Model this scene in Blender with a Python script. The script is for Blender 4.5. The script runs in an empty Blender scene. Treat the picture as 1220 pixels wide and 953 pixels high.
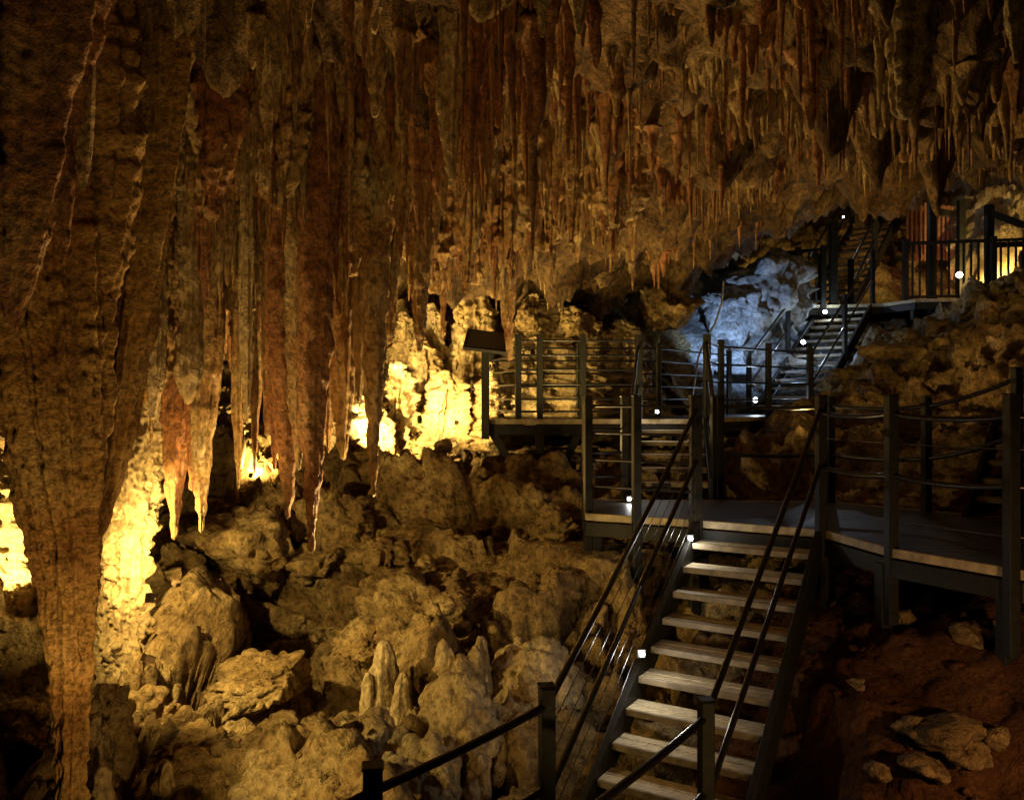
import bpy, bmesh, math, random
import numpy as np
from mathutils import Vector, Matrix
random.seed(7); rng=np.random.RandomState(11)
F=1000.0
def P(px,py,d): return np.array([(px-610)/F*d, d, (476-py)/F*d])
sc=bpy.context.scene
# ------------------------------------------------------------ noise
def _h(ix,iy,iz,s):
    n=(ix.astype(np.int64)*73856093)^(iy.astype(np.int64)*19349663)^(iz.astype(np.int64)*83492791)^(s*2654435)
    n=(n^(n>>13))*1274126177
    n=n&0x7fffffff
    n=((n^(n>>15))*668265263)&0x7fffffff
    return (n^(n>>11))%65536/32768.0-1.0
def vn(x,y,z,s=0):
    x,y,z=np.broadcast_arrays(np.asarray(x,float),np.asarray(y,float),np.asarray(z,float))
    fx,fy,fz=np.floor(x),np.floor(y),np.floor(z)
    ux,uy,uz=x-fx,y-fy,z-fz
    ux=ux*ux*(3-2*ux);uy=uy*uy*(3-2*uy);uz=uz*uz*(3-2*uz)
    ix,iy,iz=fx.astype(np.int64),fy.astype(np.int64),fz.astype(np.int64)
    r=0
    for a in (0,1):
        for b in (0,1):
            for c in (0,1):
                w=(ux if a else 1-ux)*(uy if b else 1-uy)*(uz if c else 1-uz)
                r=r+w*_h(ix+a,iy+b,iz+c,s)
    return r
def fbm(x,y,z,s=0,o=4,g=0.5):
    r=0;a=1;t=0
    for i in range(o):
        r=r+a*vn(x*2**i+i*3.7,y*2**i+i*1.3,z*2**i+i*7.1,s+i); t+=a;a*=g
    return r/t
def cell(x,y,z,s=0):
    ix,iy,iz=[np.floor(v).astype(np.int64) for v in (x,y,z)]
    f1=np.full(x.shape,9.);f2=np.full(x.shape,9.);idv=np.zeros(x.shape)
    for a in (-1,0,1):
        for b in (-1,0,1):
            for c in (-1,0,1):
                jx,jy,jz=ix+a,iy+b,iz+c
                px=jx+.5+.45*_h(jx,jy,jz,s);py=jy+.5+.45*_h(jx,jy,jz,s+1);pz=jz+.5+.45*_h(jx,jy,jz,s+2)
                dd=np.sqrt((px-x)**2+(py-y)**2+(pz-z)**2)
                n=dd<f1
                f2=np.where(n,f1,np.minimum(f2,dd)); idv=np.where(n,_h(jx,jy,jz,s+3),idv); f1=np.where(n,dd,f1)
    return f1,f2,idv
# ------------------------------------------------------------ mesh helpers
def mesh_np(name,V,Q,mat,smooth=True,parent=None):
    V=np.asarray(V,float);Q=np.asarray(Q,int);k=Q.shape[1]
    me=bpy.data.meshes.new(name)
    me.vertices.add(len(V));me.vertices.foreach_set('co',V.ravel())
    me.loops.add(Q.size);me.loops.foreach_set('vertex_index',Q.ravel().astype(np.int32))
    me.polygons.add(len(Q));me.polygons.foreach_set('loop_start',np.arange(0,Q.size,k,dtype=np.int32))
    me.polygons.foreach_set('use_smooth',np.full(len(Q),smooth))
    me.update(calc_edges=True)
    ob=bpy.data.objects.new(name,me);sc.collection.objects.link(ob)
    me.materials.append(mat)
    if parent: ob.parent=parent
    return ob
def gridq(nx,ny,wrap=False):
    a=np.arange(nx*ny).reshape(ny,nx)
    if wrap:
        b=np.roll(a,-1,axis=1)
        return np.stack([a[:-1],b[:-1],b[1:],a[1:]],-1).reshape(-1,4)
    return np.stack([a[:-1,:-1],a[:-1,1:],a[1:,1:],a[1:,:-1]],-1).reshape(-1,4)
def empty(name,loc=(0,0,0)):
    e=bpy.data.objects.new(name,None);sc.collection.objects.link(e);e.location=loc;return e
# ------------------------------------------------------------ materials
def newmat(name):
    m=bpy.data.materials.new(name);m.use_nodes=True
    nt=m.node_tree;b=nt.nodes['Principled BSDF'];return m,nt,b
def ramp(nt,stops):
    r=nt.nodes.new('ShaderNodeValToRGB');e=r.color_ramp.elements
    while len(e)<len(stops): e.new(0.5)
    for i,(p,c) in enumerate(stops): e[i].position=p;e[i].color=(*c,1)
    return r
def rockmat(name,stops,stretch=(1,1,1),cs=1.6,bs=9,bstr=0.05,rough=0.75,spec=0.3,dark=0.5):
    m,nt,b=newmat(name);N=nt.nodes.new;L=nt.links.new
    tc=N('ShaderNodeTexCoord');mp=N('ShaderNodeMapping');mp.inputs['Scale'].default_value=stretch
    L(tc.outputs['Object'],mp.inputs['Vector'])
    n1=N('ShaderNodeTexNoise');n1.inputs['Scale'].default_value=cs;n1.inputs['Detail'].default_value=4;n1.inputs['Roughness'].default_value=.65
    L(mp.outputs[0],n1.inputs['Vector'])
    r=ramp(nt,stops);L(n1.outputs['Fac'],r.inputs['Fac'])
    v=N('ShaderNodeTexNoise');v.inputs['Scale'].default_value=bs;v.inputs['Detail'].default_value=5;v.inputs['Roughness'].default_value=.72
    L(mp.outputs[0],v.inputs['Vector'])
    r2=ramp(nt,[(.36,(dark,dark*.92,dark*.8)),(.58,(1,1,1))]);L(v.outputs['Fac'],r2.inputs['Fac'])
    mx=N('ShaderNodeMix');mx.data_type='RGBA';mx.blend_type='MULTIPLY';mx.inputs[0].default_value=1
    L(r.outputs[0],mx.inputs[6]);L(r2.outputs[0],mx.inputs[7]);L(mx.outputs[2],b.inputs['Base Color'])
    b.inputs['Roughness'].default_value=rough;b.inputs['Specular IOR Level'].default_value=spec
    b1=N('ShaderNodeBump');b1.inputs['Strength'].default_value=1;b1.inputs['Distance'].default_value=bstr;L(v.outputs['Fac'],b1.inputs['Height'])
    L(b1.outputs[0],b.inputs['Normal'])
    return m
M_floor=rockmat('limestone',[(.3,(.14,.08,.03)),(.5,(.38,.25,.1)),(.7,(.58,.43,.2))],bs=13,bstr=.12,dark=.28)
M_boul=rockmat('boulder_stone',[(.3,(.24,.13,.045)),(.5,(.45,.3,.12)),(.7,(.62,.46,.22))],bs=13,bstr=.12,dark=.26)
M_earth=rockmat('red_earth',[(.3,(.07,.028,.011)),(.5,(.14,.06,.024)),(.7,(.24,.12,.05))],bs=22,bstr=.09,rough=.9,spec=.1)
M_ceil=rockmat('shade_darkened_limestone',[(.3,(.05,.025,.01)),(.5,(.17,.095,.035)),(.7,(.36,.24,.1))],stretch=(1,1,.6),bs=18,bstr=.09,dark=.25)  # base colour darkened to paint in shade behind the lighter stalactites
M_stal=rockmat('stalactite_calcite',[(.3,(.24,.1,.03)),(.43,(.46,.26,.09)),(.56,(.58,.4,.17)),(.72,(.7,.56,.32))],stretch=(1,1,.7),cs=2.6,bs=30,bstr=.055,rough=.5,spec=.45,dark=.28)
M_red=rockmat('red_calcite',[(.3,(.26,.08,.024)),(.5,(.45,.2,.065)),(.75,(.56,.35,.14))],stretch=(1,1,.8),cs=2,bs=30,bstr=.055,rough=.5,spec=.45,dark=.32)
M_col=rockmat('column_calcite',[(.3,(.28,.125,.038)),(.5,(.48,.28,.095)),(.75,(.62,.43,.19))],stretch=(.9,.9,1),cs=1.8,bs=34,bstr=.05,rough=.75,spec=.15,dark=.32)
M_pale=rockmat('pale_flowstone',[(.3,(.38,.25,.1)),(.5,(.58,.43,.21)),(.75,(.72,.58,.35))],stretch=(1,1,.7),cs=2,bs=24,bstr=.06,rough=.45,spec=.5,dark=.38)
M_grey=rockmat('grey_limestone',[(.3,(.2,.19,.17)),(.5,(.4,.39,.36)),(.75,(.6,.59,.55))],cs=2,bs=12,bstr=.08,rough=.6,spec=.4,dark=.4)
def simple(name,col,rough=.5,metal=0,ns=20,var=.35,stretch=(1,1,1),bump=.002):
    m,nt,b=newmat(name);N=nt.nodes.new;L=nt.links.new
    tc=N('ShaderNodeTexCoord');mp=N('ShaderNodeMapping');mp.inputs['Scale'].default_value=stretch;L(tc.outputs['Object'],mp.inputs[0])
    n=N('ShaderNodeTexNoise');n.inputs['Scale'].default_value=ns;n.inputs['Detail'].default_value=4;L(mp.outputs[0],n.inputs[0])
    c=np.array(col);r=ramp(nt,[(.3,tuple(c*(1-var))),(.7,tuple(np.minimum(c*(1+var),1)))]);L(n.outputs['Fac'],r.inputs[0]);L(r.outputs[0],b.inputs['Base Color'])
    b.inputs['Roughness'].default_value=rough;b.inputs['Metallic'].default_value=metal
    bp=N('ShaderNodeBump');bp.inputs['Distance'].default_value=bump;L(n.outputs['Fac'],bp.inputs['Height']);L(bp.outputs[0],b.inputs['Normal'])
    return m
M_steel=simple('dark_painted_steel',(.013,.012,.009),.55,.0)
M_steel.node_tree.nodes['Principled BSDF'].inputs['Specular IOR Level'].default_value=.25
M_pipe=simple('black_handrail',(.007,.007,.009),.3,.0)
M_wire=simple('wire_rope',(.12,.12,.13),.35,.9)
M_tread=simple('tread_timber',(.5,.41,.25),.55,0,14,.55,(1,8,8))
M_deck=simple('deck_timber',(.04,.033,.025),.5,0,10,.5,(1,6,6))
M_edge=simple('edge_timber',(.36,.29,.17),.6,0,12,.4)
M_nose=simple('nosing_strip',(.2,.16,.1),.6,0,12,.4)
M_owood=simple('orange_timber',(.3,.13,.06),.6)
M_lampbody=simple('lamp_housing_paint',(.12,.075,.035),.8,0,20,.4)
def emis(name,col,s):
    m,nt,b=newmat(name);b.inputs['Emission Color'].default_value=(*col,1);b.inputs['Emission Strength'].default_value=s;b.inputs['Base Color'].default_value=(.8,.8,.8,1);return m
M_led=emis('led_lens',(.85,.92,1),60);M_warm=emis('warm_lens',(1,.72,.35),25)
# ------------------------------------------------------------ builder for man-made parts
class B:
    def __init__(s): s.v=[];s.f=[]
    def box(s,c,X,Y,Z):
        c,X,Y,Z=[np.asarray(a,float) for a in (c,X,Y,Z)];n=len(s.v)
        for k in (-1,1):
            for (i,j) in ((-1,-1),(1,-1),(1,1),(-1,1)): s.v.append(c+X*i+Y*j+Z*k)
        s.f+= [(n,n+3,n+2,n+1),(n+4,n+5,n+6,n+7)]+[(n+i,n+(i+1)%4,n+4+(i+1)%4,n+4+i) for i in range(4)]
    def post(s,x,y,z0,z1,w=.09,ang=0):
        c,sn=math.cos(ang),math.sin(ang)
        s.box((x,y,(z0+z1)/2),(c*w/2,sn*w/2,0),(-sn*w/2,c*w/2,0),(0,0,(z1-z0)/2))
    def beam(s,a,b,w,h):
        a=np.asarray(a,float);b=np.asarray(b,float);d=b-a;L=np.linalg.norm(d);u=d/L
        sd=np.cross(u,(0,0,1));
        if np.linalg.norm(sd)<1e-3: sd=np.array([1.,0,0])
        sd/=np.linalg.norm(sd);up=np.cross(sd,u)
        s.box((a+b)/2,u*L/2,sd*w/2,up*h/2)
    def tube(s,pts,r,n=8):
        pts=[np.asarray(p,float) for p in pts];st=len(s.v)
        for i,p in enumerate(pts):
            t=pts[min(i+1,len(pts)-1)]-pts[max(i-1,0)];t/=np.linalg.norm(t)
            a=np.cross(t,(0,0,1)); 
            if np.linalg.norm(a)<1e-3:a=np.array([1.,0,0])
            a/=np.linalg.norm(a);b=np.cross(a,t)
            for k in range(n):
                q=2*math.pi*k/n;s.v.append(p+r*(math.cos(q)*a+math.sin(q)*b))
        for i in range(len(pts)-1):
            for k in range(n):
                s.f.append((st+i*n+k,st+i*n+(k+1)%n,st+(i+1)*n+(k+1)%n,st+(i+1)*n+k))
    def out(s,name,mat,parent,bevel=.004,smooth=False):
        if not s.v: return
        me=bpy.data.meshes.new(name);me.from_pydata([tuple(a) for a in s.v],[],s.f);me.materials.append(mat)
        if smooth:
            for p in me.polygons:p.use_smooth=True
        ob=bpy.data.objects.new(name,me);sc.collection.objects.link(ob);ob.parent=parent
        if bevel:
            md=ob.modifiers.new('bevel','BEVEL');md.width=bevel;md.segments=1;md.limit_method='ANGLE'
        return ob
def sagline(a,b,sag,n=7):
    a=np.asarray(a,float);b=np.asarray(b,float)
    return [a+(b-a)*t-np.array([0,0,sag*4*t*(1-t)]) for t in np.linspace(0,1,n)]
def stairs(name,top,bot,n,w):
    e=empty(name);top=np.array(top,float);bot=np.array(bot,float)
    d=bot-top;run=math.hypot(d[0],d[1]);u=np.array([d[0]/run,d[1]/run,0]);p=np.array([-u[1],u[0],0])
    g=run/n;rise=-d[2]/n
    t=B();nz=B();s=B()
    for i in range(n-1):
        c=top+u*g*(i+.5)-np.array([0,0,rise*(i+1)])
        for q in (-.24,.24): t.box(c+u*g*q-np.array([0,0,.02]),u*(g*.215),p*(w/2),(0,0,.02))
        nz.box(c+u*(g*.47+.012)-np.array([0,0,.02]),u*.012,p*(w/2-.003),(0,0,.024))
    for sg in (-1,1):
        o=p*sg*(w/2+.03)-np.array([0,0,.1])
        s.beam(top+o,bot+o,.05,.24)
    t.out('treads',M_tread,e);nz.out('nosings',M_nose,e);s.out('stringers',M_steel,e)
    return e,u,p
def railing(name,bases,h=1.05,tubes=(1.0,.52),wires=(),below=0.0,sag=.01,w=.075,rt=.02,extra_top=.04,posts=None):
    e=empty(name);s=B();t=B();wr=B()
    for i,b in enumerate(bases):
        if posts and not posts[i]: continue
        b=np.asarray(b,float);s.post(b[0],b[1],b[2]-below,b[2]+h+extra_top,w,.15);s.post(b[0],b[1],b[2]+h+extra_top+.002,b[2]+h+extra_top+.012,w+.012,.15)
    for a,b in zip(bases[:-1],bases[1:]):
        a=np.asarray(a,float);b=np.asarray(b,float)
        for q in tubes: t.tube(sagline(a+(0,0,q),b+(0,0,q),sag),rt)
        for q in wires: wr.tube(sagline(a+(0,0,q),b+(0,0,q),.003,3),.003,5)
    s.out('posts',M_steel,e,.006);t.out('rails',M_pipe,e,0,True);wr.out('wires',M_wire,e,0,True)
    return e
def deck(name,poly,z,th=.05,legs=()):
    e=empty(name)
    bm=bmesh.new();vs=[bm.verts.new((x,y,z)) for x,y in poly];bm.faces.new(vs)
    ys=[p[1] for p in poly];yy=min(ys)
    while yy<max(ys):
        bmesh.ops.bisect_plane(bm,geom=bm.verts[:]+bm.edges[:]+bm.faces[:],plane_co=(0,yy,0),plane_no=(.08,1,0));yy+=.14
    bmesh.ops.split_edges(bm,edges=bm.edges[:])
    r=bmesh.ops.inset_individual(bm,faces=bm.faces[:],thickness=.004)
    bmesh.ops.delete(bm,geom=r['faces'],context='FACES')
    r=bmesh.ops.extrude_face_region(bm,geom=bm.faces[:])
    for v in [g for g in r['geom'] if isinstance(g,bmesh.types.BMVert)]: v.co.z-=th
    bmesh.ops.recalc_face_normals(bm,faces=bm.faces[:])
    me=bpy.data.meshes.new('planks');bm.to_mesh(me);me.materials.append(M_deck);ob=bpy.data.objects.new('planks',me);sc.collection.objects.link(ob);ob.parent=e
    fa=B();jo=B();n=len(poly)
    for i in range(n):
        a=np.array([*poly[i],z-.03]);b=np.array([*poly[(i+1)%n],z-.03]);fa.beam(a,b,.035,.065)
        a=a-(0,0,.11);b=b-(0,0,.11);jo.beam(a,b,.06,.13)
    for (x,y,zb) in legs: jo.post(x,y,zb,z-.12,.09,.2)
    fa.out('fascia',M_edge,e);jo.out('frame',M_steel,e)
    return e
# ------------------------------------------------------------ structures
ZA=-1.06;ZB=-.25;ZC=1.97;ZD=-2.66
T1=np.array([2.07,7.1,ZA]);B1=np.array([.85,5.09,ZD])
_,u,p=stairs('stairs',T1,B1,10,.96)
if p[0]<0:p=-p
railing('stair_railing',[T1-p*.52,T1*.45+B1*.55-p*.52,np.array([.17,4.1,-2.49])],tubes=(1.0,.55),wires=(.12,.25,.4,.7,.85),below=.25,posts=[1,0,1])
railing('stair_railing',[T1+p*.52,np.array([1.04,4.5,-2.7])],tubes=(1.0,.55),wires=(),below=.25)
railing('walkway_railing',[(.17,4.1,-2.49),(-.53,3.2,-2.49),(-1.4,2.1,-2.49)],tubes=(1.0,.6),wires=(.2,.4),below=.3,posts=[0,1,1])
railing('walkway_railing',[(1.04,4.5,-2.7),(.34,3.6,-2.75),(-.4,2.6,-2.75)],tubes=(1.0,.6),wires=(.2,.4),below=.3,posts=[0,0,1])
deck('walkway',[(1.3,4.75),(.42,5.25),(-.1,4.5),(-1.9,2.1),(-.9,1.3),(.5,3.6)],ZD-.02)
polyA=[(.7,7.85),(1.62,7.42),(2.55,6.85),(2.72,6.0),(3.2,5.22),(4.6,4.7),(5.6,6.3),(4.4,7.6),(3.3,8.75),(.8,8.95)]
deck('landing_platform',polyA,ZA,legs=[(.8,7.95,-2.3),(2.7,6.1,-1.65),(3.15,5.35,-1.7),(2.6,6.9,-2.),(1.7,7.5,-2.2)])
railing('platform_railing',[(.72,7.95,ZA),(1.13,7.62,ZA),(1.6,7.38,ZA)],tubes=(1.0,.75,.5,.25),wires=(),below=1.0,sag=.0,rt=.013)
railing('platform_railing',[(.72,7.95,ZA),(.78,8.85,ZA),(1.2,8.95,ZA)],tubes=(1.0,.75,.5,.25),below=.3,sag=.0,posts=[0,1,1],rt=.013)
railing('platform_railing',[T1+p*.52,(2.72,6.02,ZA),(3.13,5.26,ZA),(4.5,4.75,ZA)],tubes=(.96,.52),wires=(.2,.75),below=.55,sag=.03,posts=[0,1,1,1])
railing('platform_railing',[(2.2,8.9,ZA),(3.3,8.7,ZA),(3.95,8.0,ZA),(4.45,7.4,ZA+.25),(5.3,6.6,ZA+.6)],tubes=(1.0,.5),wires=(.75,),below=.3,sag=.03)
stairs('stairs',(5.3,8.2,ZA+.95),(4.5,7.35,ZA),6,.9)
_,u2,p2=stairs('stairs',(2.1,11.0,ZB),(1.72,9.0,ZA),6,.78)
if p2[0]<0:p2=-p2
T2=np.array([2.1,11.0,ZB]);B2=np.array([1.72,9.0,ZA])
railing('stair_railing',[B2-p2*.44,T2-p2*.44],tubes=(1.0,.5),wires=())
railing('stair_railing',[B2+p2*.44,T2+p2*.44],tubes=(1.0,.5),wires=())
deck('viewing_platform',[(-.35,10.85),(2.55,10.95),(3.0,11.9),(5.0,13.6),(4.9,14.9),(3.8,14.6),(2.2,12.7),(-.3,12.5)],ZB,legs=[(2.3,12,-1.3),(-.25,12.3,-1),(3.5,12.6,-1)])
railing('platform_railing',[(-.3,12.4,ZB),(.08,10.9,ZB),(.36,10.9,ZB),(.92,10.92,ZB),(1.66,10.95,ZB)],tubes=(1.02,.83,.64,.45,.26,.1),sag=0,rt=.014,below=.1)
railing('platform_railing',[(-.3,12.4,ZB),(1.0,12.5,ZB),(2.2,12.6,ZB),(3.75,14.5,ZB)],tubes=(1.02,.83,.64,.45,.26),sag=0,rt=.014,below=.1)
railing('platform_railing',[(2.55,10.95,ZB),(2.95,11.85,ZB),(3.85,12.6,ZB),(4.75,13.4,ZB)],tubes=(1.0,.75,.5,.25),sag=0,rt=.016,below=.2)
e=empty('platform_bracing');b=B()
b.beam((-.33,10.85,ZB-.05),(.36,10.9,-1.45),.07,.1);b.beam((.9,10.9,ZB-.1),(.4,10.9,-1.45),.07,.1);b.post(.36,10.93,-1.8,ZB-.1,.12);b.out('braces',M_steel,e)
e=empty('information_sign');b=B();b.post(-.34,10.75,-.5,.62,.1)
b.box((-.32,10.65,.74),(.27,.03,-.03),(.02,.2,.13),(0,-.012,.02));b.out('panel_and_post',M_steel,e)
b=B();b.box((-.32,10.637,.762),(.23,.026,-.026),(.017,.17,.11),(0,-.001,.002));b.out('panel_face',M_deck,e,0)
T3=np.array([7.0,17.6,ZC]);B3=np.array([4.55,14.3,ZB])
_,u3,p3=stairs('stairs',T3,B3,14,.95)
if p3[0]<0:p3=-p3
for sg in (-.53,.53):
    railing('stair_railing',[B3+p3*sg,(B3+T3)/2+p3*sg,T3+p3*sg],tubes=(1.0,.5),wires=(.25,.75),below=.1,sag=0,rt=.022)
deck('upper_platform',[(6.1,17.5),(7.6,17.2),(7.9,16.4),(11.5,16.0),(12,21),(6.0,20.5)],ZC,legs=[(7.9,16.5,1),(9.5,16.3,1),(11.2,16.2,1)])
def balustrade(name,a,b,z,h=1.15):
    e=empty(name);s=B();a=np.array([*a,z],float);b2=np.array([*b,z],float);L=np.linalg.norm(b2-a);n=max(int(L/.13),1)
    for i in range(n+1):
        q=a+(b2-a)*i/n
        if i%12==0 or i==n: s.post(q[0],q[1],z-.1,z+h+.08,.1)
        else: s.post(q[0],q[1],z+.08,z+h-.03,.035)
    s.beam(a+(0,0,h),b2+(0,0,h),.07,.06);s.beam(a+(0,0,.08),b2+(0,0,.08),.04,.05);s.out('balusters',M_steel,e,.003)
balustrade('balustrade',(7.85,16.75),(11.4,16.05),ZC);balustrade('balustrade',(6.0,17.6),(6.05,20.0),ZC);balustrade('balustrade',(5.6,17.9),(6.45,17.4),ZC)
T4=np.array([9.3,21.6,4.6]);B4=np.array([7.0,18.7,ZC])
_,u4,p4=stairs('stairs',T4,B4,14,1.0)
for sg in (-.53,.53): railing('stair_railing',[B4+p4*sg,(B4+T4)/2+p4*sg,T4+p4*sg],tubes=(1.0,.5),sag=0,rt=.03,w=.1)
e=empty('entrance_frame');b=B()
for x,y,z1 in ((8.45,16.9,4.0),(9.55,16.8,3.9),(6.7,17.5,3.7),(9.9,18.5,4.4)): b.post(x,y,ZC-.3,z1,.14)
b.beam((9.5,16.8,3.75),(11.2,16.2,2.9),.09,.14);b.beam((8.45,16.9,3.8),(10.3,19.5,4.3),.1,.14);b.beam((9.55,16.85,3.1),(11.5,16.4,3.1),.08,.1)
b.out('posts_and_beams',M_steel,e)
e=empty('timber_screen');b=B()
for i in range(12): b.post(9.7+i*.1,20.6-i*.02,3.4,4.9-.02*i,.06)
b.beam((9.6,20.66,4.7),(10.9,20.4,4.65),.06,.12);b.beam((9.6,20.66,3.5),(10.9,20.4,3.5),.06,.12);b.out('slats',M_owood,e)
# ------------------------------------------------------------ clearance
SEG=[(T1,B1,.62,.32),(np.array([.85,5.09,ZD]),np.array([-1,2,ZD]),.8,.3),
     (np.array([.9,8.3,ZA]),np.array([3.2,7.7,ZA]),.85,.35),(np.array([3.1,6.7,ZA]),np.array([4.6,5.8,ZA]),1.25,.35),
     (T2,B2,.6,.3),(np.array([0,11.7,ZB]),np.array([2.3,11.7,ZB]),1.0,.45),(np.array([2.5,12,ZB]),np.array([4.4,14.3,ZB]),.9,.3),
     (T3,B3,.6,.3),(np.array([7,18.5,ZC]),np.array([11.5,18.,ZC]),2.0,.3),(T4,B4,.7,.35)]
def zlim(x,y):
    r=np.full(np.shape(x),99.)
    for a,b,hw,cl in SEG:
        ab=b[:2]-a[:2];t=np.clip(((x-a[0])*ab[0]+(y-a[1])*ab[1])/(ab@ab),0,1)
        dx=x-a[0]-t*ab[0];dy=y-a[1]-t*ab[1];dd=np.hypot(dx,dy)
        z=a[2]+(b[2]-a[2])*t-cl+np.maximum(dd-hw,0)*1.6
        r=np.minimum(r,np.where(dd<hw+2,z,99))
    return r
def rbf(pts,gx,gy):
    pts=np.array(pts,float);n=len(pts);A=np.hypot(pts[:,0][:,None]-pts[:,0],pts[:,1][:,None]-pts[:,1])
    M=np.zeros((n+3,n+3));M[:n,:n]=A+np.eye(n)*-.02;M[:n,n]=1;M[:n,n+1:]=pts[:,:2];M[n:,:n]=M[:n,n:].T
    w=np.linalg.solve(M,np.r_[pts[:,2],0,0,0]);r=w[n]+w[n+1]*gx+w[n+2]*gy
    for i in range(n): r=r+w[i]*np.hypot(gx-pts[i,0],gy-pts[i,1])
    return r
# ------------------------------------------------------------ cave floor
fc=[P(*a) for a in [(0,930,5),(100,940,5.3),(300,935,5.4),(500,950,5.4),(250,840,6.5),(60,820,6.2),(210,770,7.6),(250,650,9.5),(150,700,8.2),(380,650,9.5),
 (400,575,10.8),(300,560,10.9),(550,565,11),(450,520,12.3),(450,440,13.2),(450,330,14.2),(300,450,12.8),(300,330,13.4),(600,430,13.3),(600,330,14.),(600,560,10.6),(640,660,8.6),(600,760,7.3),(550,860,6.3),(480,800,6.9),(500,690,8.4),
 (700,800,6.7),(720,680,8.4),(800,720,8),(760,560,10.6),(700,450,13.2),(700,340,14.2),(800,440,13.8),(820,330,14.6),
 (1000,953,4.8),(1200,953,4.5),(1100,800,5.6),(1000,720,6.6),(1200,725,5.8),(1350,720,5.6),(950,610,8.8),(1100,590,8.8),(1250,560,8.0),(900,530,11),(1000,470,12.5),(1100,470,11),(1200,440,9.8),(1040,415,14.8),(1100,385,15.2),(1210,355,13.5),(1350,330,10),(1350,450,8),
 (920,420,16.5),(870,400,15.5),(870,330,16.5),(930,330,19),(1000,370,20),(1150,345,20)]]
fc+= [(-2.35,8.5,-3.2),(-1.9,8.2,-3.0),(0,0,-2.9),(0,3,-2.9),(-2.5,3,-2.9),(3.2,2,-2.6),(0,-4,-2),(-4,4,-2.4),(-5.2,6,-1.6),(-5.6,8,-1.2),(-7,6,1.5),(-6.6,9,1.5),(-8.,10,2),(-6,11.5,1.2),(-10,0,3.5),(-6,0,-1.5),(-10,10,4),(-6,14,4),(0,17,4),(-10,18,5),(4,19,4.6),
 (6,5,.5),(8,5,3.5),(8,8,3.0),(7,1,1),(10,2,5),(11,9,4),(12,13,3.6),(13.5,17,5),(13.5,24,7),(9,24,6),(6,24,6.5),(0,24,7),(-10,24,6),(13,-4,6),(-10,-4,4),(6,-4,0)]
xs=np.arange(-10,13.6,.034);ys=np.arange(-2,24,.036);GX,GY=np.meshgrid(xs,ys)
FZ=rbf(fc,GX,GY);LIM=zlim(GX,GY)
def rockdisp(X,Y,Z,s):
    wx=.5*vn(X*1.3,Y*1.3,Z*1.3,s+50);wy=.5*vn(X*1.3+9,Y*1.3,Z*1.3,s+51)
    f1,f2,idv=cell(X*.8+wx,Y*.8+wy,Z*1.2,s)
    g1,g2,id2=cell(X*2.2+wx*2,Y*2.2+wy*2,Z*2.8,s+9)
    h1,h2,id3=cell(X*5.5+wx*3,Y*5.5,Z*6,s+19)
    blk=idv*.7+np.minimum((f2-f1)*2.5,1)*.9-.45
    b2=id2*.7+np.minimum((g2-g1)*2.6,1)*.7-.35
    b3=id3*.4+np.minimum((h2-h1)*2.5,1)*.5-.25
    return blk*.44+b2*.26+b3*.1,fbm(X*1.5,Y*1.5,Z*1.5,s,6,.6)*.36
left=np.clip((2.6-GX+ (GY-8)*.35)/1.2,0,1);left=np.maximum(left,np.clip((GY-8.5)/1.5,0,1)*.6)
DA,DB=rockdisp(GX,GY,FZ,5)
D=DA*(.1+.9*left)+DB*(.7+.3*left)
gyz,gxz=np.gradient(FZ,.036,.034);nl=np.sqrt(1+gxz**2+gyz**2)
X=GX-gxz/nl*D;Y=GY-gyz/nl*D;Z=FZ+D/nl
Z=np.minimum(Z,LIM+.08*fbm(GX*3,GY*3,0,2,4))
FZ2=Z.copy()
V=np.stack([X,Y,Z],-1).reshape(-1,3);Q=gridq(len(xs),len(ys))
fl=mesh_np('cave_floor',V,Q,M_floor);fl.data.materials.append(M_earth);fl.data.materials.append(M_grey)
qc=V[Q[:,0]];e_=(qc[:,0]>1.35+.5*vn(qc[:,0]*1.5,qc[:,1]*1.5,0,3)+np.maximum(0,(qc[:,1]-5.2))*.55)&(qc[:,1]<8.3+.6*vn(qc[:,0]*1.7,qc[:,1]*1.7,3,3))
e_=e_.astype(np.int32)
e_[(qc[:,1]>14.6)&(qc[:,1]<18)&(qc[:,0]>3.2)&(qc[:,0]<6.3)]=2
fl.data.polygons.foreach_set('material_index',e_)
def floorz(x,y):
    i=int(np.clip((x+10)/.034,0,len(xs)-1));j=int(np.clip((y+2)/.036,0,len(ys)-1));return FZ2[j,i]
# ------------------------------------------------------------ ceiling
cc=[P(*a) for a in [(1000,60,6),(1200,60,6),(800,50,6),(610,30,6),(400,60,5.6),(200,50,5.2),(50,90,5),
 (1000,130,8.5),(1200,110,8.5),(800,160,8.5),(610,200,8.5),(400,210,7.5),(200,190,6.8),(50,200,6.4),
 (1200,180,12),(1000,205,12),(860,240,12),(740,300,12),(620,325,11.6),(450,290,10.5),(300,300,9.5),(150,320,8.5),(0,330,8),
 (1200,215,16),(1080,220,16),(980,225,15.5),(900,280,15),(840,315,14.4),(760,345,13.6),(650,345,13.2),(500,300,13.4),(300,320,13)]]
cc+=[(0,0,2.9),(-4,0,2.6),(4,0,3),(0,3,2.8),(3,3,2.9),(-3,3,2.3),(-7,3,2.5),(-8,8,1.6),(8,3,3),(8,8,3.2),(11,12,4),(12,17,4.8),(12,22,6.2),(8,22,6.2),(5,20,4.6),(0,18,2.4),(-8,16,2.2),(-10,24,3),(0,24,3),(13,-4,4),(-10,-4,3),(3,-4,3)]
cx=np.arange(-9.5,13.2,.036);cy=np.arange(-1.5,23.5,.036);CX,CY=np.meshgrid(cx,cy)
CZ=rbf(cc,CX,CY)
wA=.5*vn(CX*1.4,CY*1.4,0,121)
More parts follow.
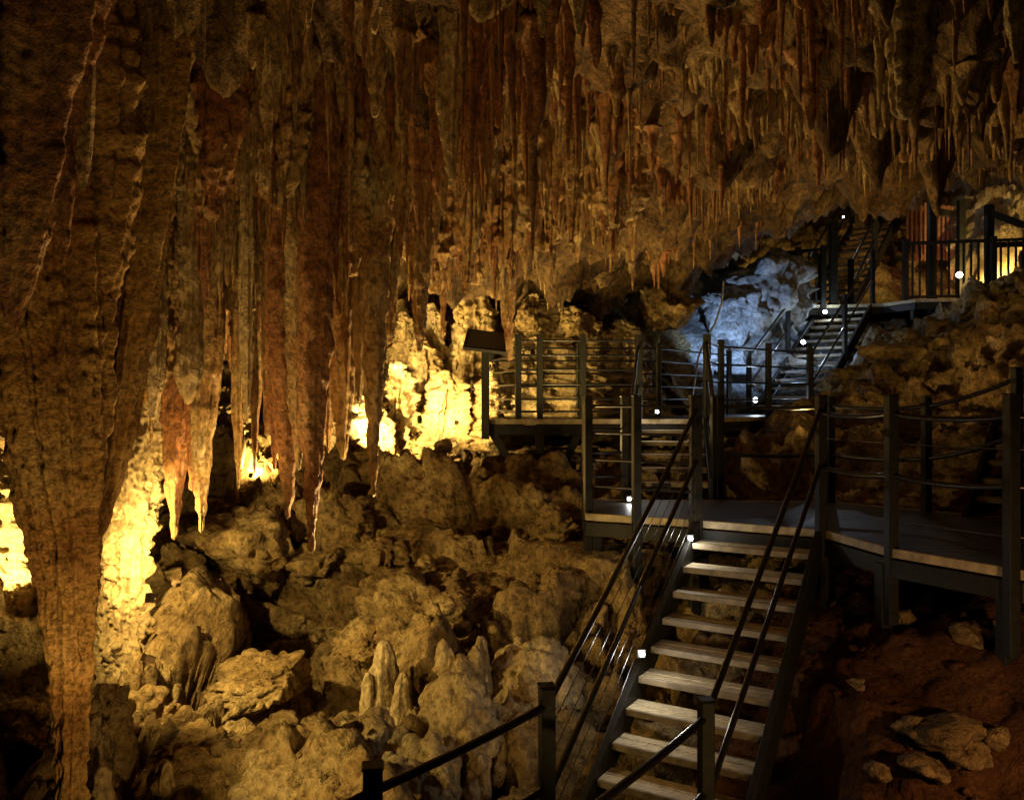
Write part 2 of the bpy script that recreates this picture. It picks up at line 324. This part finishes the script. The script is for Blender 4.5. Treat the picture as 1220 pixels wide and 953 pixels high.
f0,_f,id0=cell(CX*1.0+wA,CY*1.0,CX*0,120)
f1,f2,idc=cell(CX*2.3+.4*vn(CX*3,CY*3,0,21),CY*2.3,CX*0,21)
f3,f4,idd=cell(CX*6.5,CY*6.5+.4*vn(CX*7,CY*7,0,22),CX*0,25)
drip=np.clip(1-f1*1.5,0,1)**1.5*(.3+.5*np.clip(idc+.3,0,1))+np.clip(1-f3*1.5,0,1)**1.5*.14*(1+idd)
big=np.clip(1-f0*1.35,0,1)**1.1*np.clip(id0+.55,0,1.3)
far=np.clip((15.5-CY)/2,0,1)
CD=-drip*.8-big*.75*far+.12*far+.3*fbm(CX*.9,CY*.9,0,31,5)+.05*fbm(CX*9,CY*9,0,37,3)
CZ2=CZ+CD
wx=.07*fbm(CX*4,CY*4,CZ2*5,41,3);wy=.07*fbm(CX*4,CY*4,CZ2*5,47,3)
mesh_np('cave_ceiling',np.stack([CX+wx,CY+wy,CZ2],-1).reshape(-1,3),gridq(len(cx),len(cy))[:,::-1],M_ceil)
def ceilz(x,y):
    i=int(np.clip((x+9.5)/.036,0,len(cx)-1));j=int(np.clip((y+1.5)/.036,0,len(cy)-1));return CZ2[j,i]
# ------------------------------------------------------------ stalactites mass
class Mass:
    def __init__(s): s.V=[];s.Q=[];s.n=0
    def add(s,V,Q): s.V.append(V);s.Q.append(Q+s.n);s.n+=len(V)
    def out(s,name,mat): return mesh_np(name,np.concatenate(s.V),np.concatenate(s.Q),mat)
GQ={}
def stal(mass,x,y,z0,L,R,ns=10,nr=12,sd=0,flare=1.0):
    if (ns,nr) not in GQ: GQ[(ns,nr)]=gridq(ns,nr,True)
    t=np.linspace(0,1,nr)[:,None];th=np.linspace(0,2*math.pi,ns,endpoint=False)[None]
    pw=.6+.6*((sd*5.77)%1)
    r=R*((1-t)**pw*.8+.14+flare*np.exp(-t*8))*np.where(t>.98,.3,1)*np.where(t<.001,.02,1)
    z=z0-t*L+np.where(t<.001,R*.8,0)
    r=r*(1+.32*vn(z*9/ max(.6,R*12)+sd,sd*1.7,0,3)+.45*vn(np.cos(th)*1.6+sd,np.sin(th)*1.6,z*1.8+sd,5)+.26*vn(np.cos(th)*4+sd,np.sin(th)*4,z*11,6))
    el=1+.8*((sd*7.31)%1);a=(sd*3.17)%3.14
    bx=.5*R*(vn(z*2+sd,sd,1,8)+0*th);by=.5*R*(vn(z*2,sd*2,5,9)+0*th)
    lx=r*np.cos(th)*el;ly=r*np.sin(th)
    V=np.stack([x+bx+lx*math.cos(a)-ly*math.sin(a),y+by+lx*math.sin(a)+ly*math.cos(a),z+0*th],-1).reshape(-1,3)
    mass.add(V,GQ[(ns,nr)])
lpx=[-200,0,150,250,300,400,440,470,500,560,620,650,830,900,960,1220,1500];lty=[560,600,600,540,500,450,410,385,360,345,355,375,345,310,238,228,228]
def place(mass,x,y,L,R,ns,nr,sd,low=.0):
    z0=ceilz(x,y)+.1
    px=x/y*F+610;lim=np.interp(px,lpx,lty)*(1-low)
    zl=(476-lim)/F*y
    if y>3: L=min(L,z0-zl)
    if L<.06:return
    stal(mass,x,y,z0,L,min(R,L*.24),ns,nr,sd)
def clump(x,y,s): return fbm(np.array([x*1.5]),np.array([y*1.5]),np.array([0.]),s,2)[0]
ms=Mass();mr=Mass()
for k in range(5400):
    y=4.2+12.5*random.random()**.85;x=y*random.uniform(-.78,.78)
    if k>3600: x=y*random.uniform(-.05,.75)
    c=clump(x,y,61)
    if random.random()>.55+c*2: continue
    L=random.choice([.1,.16,.25,.45])*random.uniform(.5,1.4)*(1+c);R=random.uniform(.011,.032)
    place(ms if clump(x,y,161)>-.05 else mr,x,y,L,R,9,12,k*.37,random.uniform(0,.4))
for k in range(800):
    y=random.uniform(4.6,11.5);x=y*random.uniform(-.75,.75)
    c=clump(x,y,71)
    if random.random()>.45+c*2.2: continue
    px=x/y*F+610
    Lm=1.3 if px<650 else .8
    place(ms if clump(x,y,161)>-.1 else mr,x,y,random.uniform(.15,1)**1.3*Lm*(1+c),random.uniform(.022,.06),12,30,k*.53,random.uniform(0,.45))
for k in range(150):
    y=random.uniform(4.6,12.5);x=y*random.uniform(-.72,.72);a=random.uniform(0,3.14);n=random.randint(6,16);px=x/y*F+610
    Lm=random.uniform(.35,1.3)*(1 if px<650 else .6);sp=random.uniform(.04,.07);m_=ms if clump(x,y,161)>-.15 else mr;lo=random.uniform(0,.35);cv=random.uniform(-.15,.15);pk=random.uniform(.2,.8)
    for i in range(n):
        t=i/(n-1);env=math.exp(-((t-pk)/.35)**2)
        xx=x+math.cos(a)*(i-n/2)*sp;yy=y+math.sin(a)*(i-n/2)*sp;a+=cv
        if yy<4:continue
        place(m_,xx,yy,Lm*(.35+.65*env)*random.uniform(.55,1.1),random.uniform(.025,.06),12,28,k*.77+i*.31,lo)
for k in range(90):
    y=random.uniform(5.6,8.6);x=y*random.uniform(-.66,-.02)
    place(ms if random.random()<.7 else mr,x,y,random.uniform(.4,1.6),random.uniform(.035,.085),18,46,k*.71,random.uniform(.05,.5))
# ------------------------------------------------------------ hero lofts
def loftvq(pts,d,ratio=.8,ns=64,nr=150,fl=.16,sd=0,bump=.05,band=.12):
    pts=np.array(pts,float);s=np.r_[0,np.cumsum(np.hypot(np.diff(pts[:,0]),np.diff(pts[:,1])))];s/=s[-1]
    t=np.linspace(0,1,nr);px=np.interp(t,s,pts[:,0]);py=np.interp(t,s,pts[:,1]);w=np.interp(t,s,pts[:,2])
    kn=max(9,(nr//12)|1);k=np.hanning(kn+2)[1:-1];k/=k.sum();h=kn//2
    def sm(a): return np.convolve(np.pad(a,h,mode='reflect',reflect_type='odd'),k,'valid')
    px,py=sm(px),sm(py);w=np.maximum(sm(w),2)
    cxx=(px-610)/F*d;zz=(476-py)/F*d;R=(w/2*d/F)[:,None]
    th=np.linspace(0,2*math.pi,ns,endpoint=False)[None];z=zz[:,None]
    c,sn=np.cos(th),np.sin(th)
    Rm=R.mean()
    r=R*(1+fl*1.3*vn(c*2.2+sd,sn*2.2,z*.7,2)+fl*.8*vn(c*5+sd,sn*5,z*.9,3)+fl*.4*vn(c*11+sd,sn*11,z*1.3,13)+band*vn(z*6+sd,1.2*c,1.2*sn,9)+band*.8*vn(z*15+sd,2*c,2*sn,10))+ bump*Rm*(vn(c*R*14+sd,sn*R*14,z*14,4)+.6*vn(c*R*34,sn*R*34,z*34,5))
    V=np.stack([cxx[:,None]+r*c,d+r*sn*ratio,z+0*th],-1)
    V[0,:,0]=cxx[0];V[0,:,1]=d
    V[-1,:,0]=cxx[-1];V[-1,:,1]=d
    return V.reshape(-1,3),gridq(ns,nr,True)
def loft(name,pts,d,mat,*a,parent=None,**k):
    V,Q=loftvq(pts,d,*a,**k);return mesh_np(name,V,Q,mat,parent=parent)
loft('flowstone_column',[(45,-60,210),(50,150,176),(62,330,148),(72,480,124),(77,560,104),(84,640,70),(88,720,50),(88,800,40),(86,900,33),(82,980,32)],4.4,M_col,.7,180,420,.36,1,.08,.06)
loft('flowstone_drapery',[(185,-40,90),(188,100,70),(172,260,52),(152,400,46),(136,520,38),(118,610,26),(108,660,8)],4.7,M_col,.8,90,260,.35,3,.08,.06)
loft('red_drapery',[(20,-60,200),(15,100,150),(15,230,95),(15,330,50),(17,398,5)],3.7,M_red,.5,90,220,.22,5,.06,.05)
loft('red_drapery',[(60,-60,90),(58,60,60),(66,150,40),(74,250,20),(78,300,4)],3.75,M_red,.6,60,160,.3,6,.06,.05)
H=[([(97,-60,44),(97,60,30),(97,170,22),(99,226,5)],3.8,M_stal),([(268,0,90),(266,90,66),(262,170,50),(255,225,26),(254,265,6)],5.,M_red),
 ([(216,400,40),(210,520,28),(208,643,4)],6.3,M_red),([(250,420,38),(241,540,24),(240,635,4)],6.1,M_stal),([(231,420,28),(229,585,5)],6.2,M_red),
 ([(343,380,36),(345,500,28),(342,618,5)],6.0,M_red),([(376,380,38),(373,520,28),(371,658,4)],5.8,M_red),([(358,380,30),(357,480,20),(356,560,4)],5.9,M_stal),
 ([(284,480,14),(284,583,3)],6.2,M_stal),([(304,460,13),(303,565,3)],6.4,M_stal),([(294,420,13),(294,505,3)],6.1,M_pale),
 ([(320,450,14),(318,520,4)],6.3,M_stal),([(326,430,18),(327,560,4)],6.15,M_red),
 ([(446,350,30),(446,480,18),(445,592,5)],6.2,M_stal),([(411,350,36),(410,470,24),(409,548,6)],6.5,M_stal),([(430,350,22),(428,480,5)],6.4,M_pale),
 ([(392,400,20),(391,540,4)],6.6,M_stal),
 ([(503,250,30),(500,360,16),(500,420,5)],6.6,M_stal),([(537,120,28),(538,215,5)],5.4,M_pale),([(558,260,28),(556,350,5)],7,M_stal),
 ([(470,200,32),(466,330,20),(464,410,5)],6.4,M_stal),([(603,280,24),(605,370,14),(607,430,5)],9.5,M_stal),
 ([(228,380,24),(226,430,32),(226,460,26),(224,482,6)],5.6,M_pale),([(184,440,22),(182,500,5)],5.5,M_pale),
 ([(1083,40,50),(1081,100,40),(1079,132,24),(1079,142,5)],4.6,M_pale),
 ([(975,120,18),(975,222,3)],7,M_red),([(862,80,16),(861,160,3)],6.2,M_stal),([(682,180,20),(680,292,4)],7,M_stal),
 ([(690,0,22),(689,42,3)],4.5,M_pale),([(646,5,26),(646,45,3)],4.6,M_pale),
 ([(1212,30,22),(1211,75,4)],4.6,M_pale)]
for i,(pts,d,m) in enumerate(H):
    x0,y0,w0=pts[0]
    if y0>-30: pts=[(x0+random.uniform(-6,6),-70,w0*1.5),(x0+random.uniform(-3,3),y0*.4-20,w0*1.2)]+pts
    loft('hanging_stalactite',pts,d,m,.9,40,200,.3,20+i*3.3,.1)
md_=Mass()
for i,(px,d,yt,w) in enumerate([(210,6.6,400,120),(300,6.4,400,110),(350,6.9,430,110),(255,5.6,300,110),(410,6.2,330,100),(455,7.2,380,80),(330,5.6,250,90),(520,7.6,350,90),(570,8.6,340,90),(170,6.0,480,110),(390,7.6,400,100),(480,6.0,240,80),(600,7.5,330,80),(120,6.2,420,120),(270,7.6,430,110),(560,6.4,200,80),(650,8.4,300,90),(720,8.8,280,90),(330,7.8,430,100),(150,7.2,500,80)]):
    a0=random.uniform(-14,14)
    V_,Q_=loftvq([(px+a0,-60,w*1.2),(px+a0*.7,yt*.3,w*.9),(px,yt*.62,w*.68),(px-a0*.3,yt*.86,w*.45),(px-a0*.5,yt,w*.1)],d,.75,80,170,.7,i*9.1,.14,.2);md_.add(V_,Q_)
    for k in range(60):
        t=random.uniform(.12,.97);yp=yt*t;ww=np.interp(t,[0,.3,.62,.86,1],[1.1,.9,.68,.45,.1])*w*.5*d/F
        a=random.uniform(math.pi*.9,math.pi*2.1);c=P(px,yp,d)
        stal(ms if random.random()<.65 else mr,c[0]+math.cos(a)*ww*.85,d+math.sin(a)*ww*.62,c[2]+.12,random.uniform(.15,.7),random.uniform(.012,.042),12,26,k*.91+i,.4)
md_.out('fluted_drapery',M_stal)
ms.out('stalactites',M_stal);mr.out('red_stalactites',M_red)
loft('cave_column',[(154,400,70),(156,540,56),(152,640,50),(148,720,44),(150,790,56),(152,900,130)],7.0,M_pale,.9,120,340,.3,77,.24,.2)
loft('cave_column',[(-30,380,90),(-15,560,60),(0,700,76),(0,850,150)],7.6,M_pale,.9,90,260,.45,87,.3,.2)
bk=Mass()
for i,(px,y0,y1,w,d) in enumerate([(470,430,600,50,12.3),(500,400,600,44,12.7),(530,440,600,46,12.2),(560,340,590,40,12.9),(585,430,580,44,12.4),(612,390,580,40,12.7),(640,350,500,60,13),(440,470,610,50,12.0),(515,360,520,30,13),(480,370,520,30,13.1),(400,500,620,56,11.8),(330,490,610,50,11.8),(270,480,600,60,11.6),(690,370,500,60,13.2),(740,380,520,60,13.2),(545,360,520,30,13),(575,350,520,34,13)]):
    V_,Q_=loftvq([(px,y0,w*.15),(px+4,y0+(y1-y0)*.12,w*.6),(px,y0+(y1-y0)*.5,w),(px,y1,w*1.6)],d,.8,60,140,.5,i*4.7,.25,.25);bk.add(V_,Q_)
bk.out('back_wall_flowstone',M_pale)
# ------------------------------------------------------------ boulders
ICO={}
def ico(s):
    if s not in ICO:
        bm=bmesh.new();bmesh.ops.create_icosphere(bm,subdivisions=s,radius=1);bm.verts.ensure_lookup_table()
        ICO[s]=(np.array([v.co[:] for v in bm.verts]),np.array([[v.index for v in f.verts] for f in bm.faces]));bm.free()
    return ICO[s]
def rock(c,R,sub,seed,flat=.75,k=9,ns=.42):
    V,Fc=ico(sub);rs=np.random.RandomState(seed);n=rs.normal(size=(k,3));n/=np.linalg.norm(n,axis=1)[:,None];d=rs.uniform(.42,.95,k)
    q=V@n.T;rr=np.where(q>.05,d/np.maximum(q,.05),9);r=np.minimum(-np.log(np.exp(-rr*26).sum(1))/26,1.2)
    W=V*r[:,None];sc_=np.array([1,rs.uniform(.7,1.1),flat*rs.uniform(.8,1.2)])
    a=rs.uniform(0,6.28);W=W*sc_;W=np.stack([W[:,0]*math.cos(a)-W[:,1]*math.sin(a),W[:,0]*math.sin(a)+W[:,1]*math.cos(a),W[:,2]],1)
    o=rs.uniform(0,50,3);nn=fbm(W[:,0]*1.9+o[0],W[:,1]*1.9+o[1],W[:,2]*1.9+o[2],seed%97,6 if sub>3 else 3,.7)
    if sub>4:
        f1,f2,i1=cell(W[:,0]*2.2+o[0]+nn,W[:,1]*2.2+o[1],W[:,2]*2.2+o[2]+nn,seed%50);nn=nn+i1*.35+np.minimum((f2-f1)*2,1)*.3-.15
    W=W*(1+ns*nn)[:,None]
    return W*R+np.asarray(c),Fc
for i,(px,py,rp,d,fl_) in enumerate([(285,645,74,9.3,.8),(345,603,46,9.8,.7),(395,625,48,9.5,.8),(445,660,38,9.2,.8),(212,700,56,8.6,1),(218,770,40,7.8,.8),
 (320,812,66,7.0,.6),(245,900,50,5.9,.6),(190,830,44,6.9,.8),(120,850,50,6.6,.8),(530,600,52,10.2,.6),(600,610,52,9.9,.7),(470,575,46,10.9,.5),(650,690,44,8.2,.8),(585,670,50,8.8,.6),(520,690,44,8.5,.5),(430,765,40,7.5,.5),
 (40,880,60,5.8,.7),(630,375,26,12.6,.9),(690,385,22,12.6,.9),(430,565,40,11.4,.6),(660,640,40,9.4,.8),(790,380,40,13.4,.9),(490,770,40,7.3,.5),(560,730,44,7.8,.5),(500,640,50,9.4,.5),(370,670,40,9.3,.8)]):
    V_,F_=rock(P(px,py,d),rp*d/F,5,300+i,fl_);mesh_np('boulder',V_,F_,M_boul)
for i,(px,py,rp,d,fl_) in enumerate([(1150,430,100,13,.4),(1190,400,70,13.5,.4),(1090,510,80,11,.35),(990,500,60,12.2,.4),(1190,520,90,9.6,.35),(905,350,50,16.6,.8),(868,362,40,16,.9),(925,425,50,16.6,.6),(870,440,34,15.9,.7),(1030,450,45,13.6,.5)]):
    V_,F_=rock(P(px,py,d),rp*d/F,5,500+i,fl_,9);mesh_np('boulder',V_,F_,M_grey if 4<i<9 else M_floor)
V_,F_=rock(P(1208,262,19.2),1.5,5,777,1.2);mesh_np('boulder',V_,F_,M_pale)
for i,(px,py,rp,d) in enumerate([(1158,775,24,5.6),(1120,872,44,5.0),(1155,890,34,4.9),(1080,728,16,6.1),(1105,900,28,4.8),(1175,735,22,5.7),(1050,905,16,4.9),(1190,885,22,4.9),(960,880,14,5.2),(1020,810,12,5.6),(1090,850,26,5.1)]):
    x,y,_=P(px,py,d);z=floorz(x,y);V_,F_=rock((x,y,z+.05),rp*d/F,4,600+i,.55);mesh_np('boulder',V_,F_,M_floor)
mb=Mass();me_=Mass()
for k in range(1200):
    y=random.uniform(5,12.6);x=y*random.uniform(-.75,.16)
    R=.02+.11*random.random()**3;z=floorz(x,y)
    if z+R*.6>zlim(np.array([x]),np.array([y]))[0]: continue
    V_,F_=rock((x,y,z+R*.1),R,3,k,.7);mb.add(V_,F_)
for k in range(1100):
    y=random.uniform(4.2,9.5);x=random.uniform(1.6,6)
    R=.01+.06*random.random()**3.5;z=floorz(x,y)
    V_,F_=rock((x,y,z+R*.2),R,2,k,.7);me_.add(V_,F_)
mb.out('rubble',M_boul);me_.out('pebbles',M_earth)
# ------------------------------------------------------------ flowstone mounds and stalagmites
def blobs(name,parts,mat,vox=.011):
    m=Mass();V0,F0=ico(3)
    for (c,r) in parts: m.add(V0*np.array(r)+np.asarray(c),F0)
    ob=m.out(name,mat);md=ob.modifiers.new('r','REMESH');md.mode='VOXEL';md.voxel_size=vox;md.use_smooth_shade=True
    s=ob.modifiers.new('s','SMOOTH');s.iterations=3
    t=bpy.data.textures.new(name,'CLOUDS');t.noise_scale=.06;t.noise_depth=3
    dm=ob.modifiers.new('d','DISPLACE');dm.texture=t;dm.strength=.03;dm.mid_level=.5
    return ob
def mound(cx0,cy0,d,n,wp,hp,sd):
    """broad flowstone cascade: tiers of rounded drips running down a slope"""
    rs=random.Random(sd);c=P(cx0,cy0,d);w=wp*d/F;h=hp*d/F;pa=[(c-np.array([0,-w*.25,h*.75]),(w*.8,w*.6,h*1.1))]
    for k in range(n):
        a=rs.uniform(math.pi*.95,math.pi*2.05);q=rs.uniform(.25,1.05);r0=rs.uniform(.02,.046)
        zz=math.sqrt(max(0,1-min(q,.97)**2));x=c[0]+math.cos(a)*w*.88*q;y=c[1]+w*.25+math.sin(a)*w*.8*q;z=c[2]-h*.75+h*1.1*zz+rs.uniform(-.02,.06)
        L=rs.uniform(.06,.26)
        pa.append(((x,y,z+.02),(r0*1.6,r0*1.6,r0*1.3)))
        for j in range(5):
            pa.append(((x,y-.02*j,z-L*j/5),(r0*(1+.07*j),r0*(1+.07*j),L/5+r0*.5)))
        pa.append(((x,y-.1,z-L),(r0*1.5,r0*1.5,r0*1.9)))
    return pa
blobs('flowstone_mound',mound(425,890,5.7,95,80,66,1)+mound(330,925,5.5,55,60,44,11)+mound(470,935,5.4,45,46,40,12),M_pale)
blobs('flowstone_mound',mound(545,845,6.0,80,56,88,2)+[(P(528,785,6.2),(.06,.06,.16)),(P(566,800,6.25),(.07,.07,.2)),(P(548,810,6.2),(.1,.1,.2))]+mound(505,905,5.6,45,40,34,5),M_pale)
blobs('flowstone_mound',mound(635,795,6.6,80,62,62,3)+mound(600,870,6.2,50,40,44,8),M_pale)
blobs('flowstone_mound',mound(215,925,5.5,50,60,40,21)+mound(165,850,6.4,40,50,50,22),M_boul)
def stalagmite(px,py0,py1,wpx,d,sd):
    h=(py1-py0);loft('stalagmite',[(px,py0,wpx*.2),(px+1,py0+h*.15,wpx*.6),(px,py0+h*.5,wpx*.8),(px,py1,wpx*1.2),(px,py1+40,wpx*1.8)],d,M_pale,1,48,90,.2,sd,.1)
stalagmite(457,762,860,40,6.4,1);stalagmite(121,913,960,26,5,2);stalagmite(198,905,950,16,5.3,3);stalagmite(572,757,810,26,6.5,4);stalagmite(480,800,860,26,6.3,5);stalagmite(438,800,870,20,6.3,6);stalagmite(535,770,850,24,6.2,7)
e=empty('hanging_cable');b=B();b.tube([P(*a) for a in [(862,335,14.3),(860,360,14.2),(852,385,14.1),(840,405,14.),(832,425,13.8),(825,470,13.7)]],.018);b.out('cable',simple('white_cable',(.6,.62,.65),.5),e,0,True)
# ------------------------------------------------------------ lights
def ptlight(parent,loc,col,w,r=.03,spot=None,target=None):
    l=bpy.data.lights.new('lamp','SPOT' if spot else 'POINT');l.energy=w;l.color=col;l.shadow_soft_size=r
    if spot: l.spot_size=math.radians(spot);l.spot_blend=.6
    o=bpy.data.objects.new('lamp',l);sc.collection.objects.link(o);o.parent=parent;o.location=loc
    if target is not None: o.rotation_euler=(Vector(target)-Vector(loc)).to_track_quat('-Z','Y').to_euler()
def led(px,py,d,w=4,col=(1,.95,.85),mat=None,r=.018):
    c=P(px,py,d);e=empty('step_light');V0,F0=ico(2);mesh_np('lens',V0*r+c,F0,mat or M_led,parent=e)
    b=B();b.box(c+(0,.03,0),(.03,0,0),(0,.012,0),(0,0,.03));b.out('bracket',M_steel,e)
    ptlight(e,tuple(c+np.array([0,-.045,.01])),col,w,.02)
for a in [(783,490,10.7,4),(765,779,5.95,6),(823,641,7.1,3),(750,594,8.6,1),(1005,258,19.5,5)]: led(*a)
for a in [(983,371,17.2,20),(957,407,15.9,20),(900,476,14.0,12)]: led(*a,(.6,.78,1),None,.04)
led(1143,327,15.9,14,(1,.8,.5),M_warm,.06)
def flood(loc,target,w,col=(1,.62,.25),cone=140,r=.04):
    loc=np.array(loc,float);tg=np.array(target,float);u=(tg-loc)/np.linalg.norm(tg-loc)
    e=empty('floodlight');b=B();b.beam(loc-u*.09,loc-u*.03,.05,.04);b.out('housing',M_lampbody,e)
    ptlight(e,tuple(loc),col,w,r,cone,tuple(tg))
def gl(px,d,up=.2):
    x=(px-610)/F*d;return (x,d,floorz(x,d)+up)
W1=(1,.7,.23);W2=(1,.62,.2)
flood(P(-70,720,6.8),P(0,650,7.8),420,W1,150)
flood(P(205,690,6.6),P(145,640,7.0),95,W1,120)
flood(P(95,620,5.7),P(400,720,8),420,W1,110)
flood(gl(430,11.3,.35),P(530,460,12.8),520,W1,140)
flood(P(545,500,11.5),P(575,420,12.9),240,W1,150)
flood(P(470,430,11.9),P(520,400,13),90,W1,150)
flood(gl(300,10.7,.35),P(330,460,12.2),300,W1,140)
flood(P(490,700,6.7),P(320,240,6.2),470,W2,120)
flood(P(180,700,5.4),P(230,250,5.8),130,W2,110)
flood((-1.0,3.2,-2.3),P(380,350,7),90,W2,120)  # unseen front fill, added to lift the faces turned to the camera
flood((-1.9,4.5,-1.4),P(480,870,6),85,W1,80)
flood((1.2,3.0,-2.2),P(760,150,8),30,W2,110)  # weaker camera-side fill, added out of view for the right ceiling
flood(gl(560,8.2,.4),P(620,120,7.5),420,W2,140)
flood(gl(690,9.7,.4),P(740,230,9.5),270,W1,150)
flood(gl(960,9.8,.4),P(1030,180,9.5),200,W2,150)
flood(gl(640,12.2,.4),P(700,380,13),80,W1,150)
flood((2.9,3.4,-1.5),P(1080,800,5.6),70,(1,.55,.22),120)
flood((-1.9,3.4,-1.9),P(80,400,4.4),62,W2,110)
flood((6.6,9.6,floorz(6.6,9.6)+.6),P(1080,430,13),70,W2,140)
flood(P(1175,345,17.6),P(1205,262,19),330,W1,150)
flood((9.9,19.6,2.4),(10.3,20.5,4),26,(1,.42,.2),140)
flood((6.6,20,2.4),(8,21.5,4),100,W1,150)
flood((3.75,14.45,.9),P(890,370,16.4),190,(.33,.54,1),130)
# ------------------------------------------------------------ world & camera
w=bpy.data.worlds.new('World');sc.world=w;w.use_nodes=True;nt=w.node_tree
sk=nt.nodes.new('ShaderNodeTexSky');sk.sky_type='NISHITA';sk.sun_disc=False;sk.sun_elevation=math.radians(2);nt.links.new(sk.outputs[0],nt.nodes['Background'].inputs[0]);nt.nodes['Background'].inputs[1].default_value=.002
cam=bpy.data.cameras.new('camera');co=bpy.data.objects.new('camera',cam);sc.collection.objects.link(co);sc.camera=co
co.location=(0,0,0);co.rotation_euler=(math.pi/2,0,0);cam.sensor_width=36;cam.lens=36*F/1220;cam.clip_end=200;cam.clip_start=.05
sc.view_settings.view_transform='Standard';sc.view_settings.look='None';sc.view_settings.exposure=0
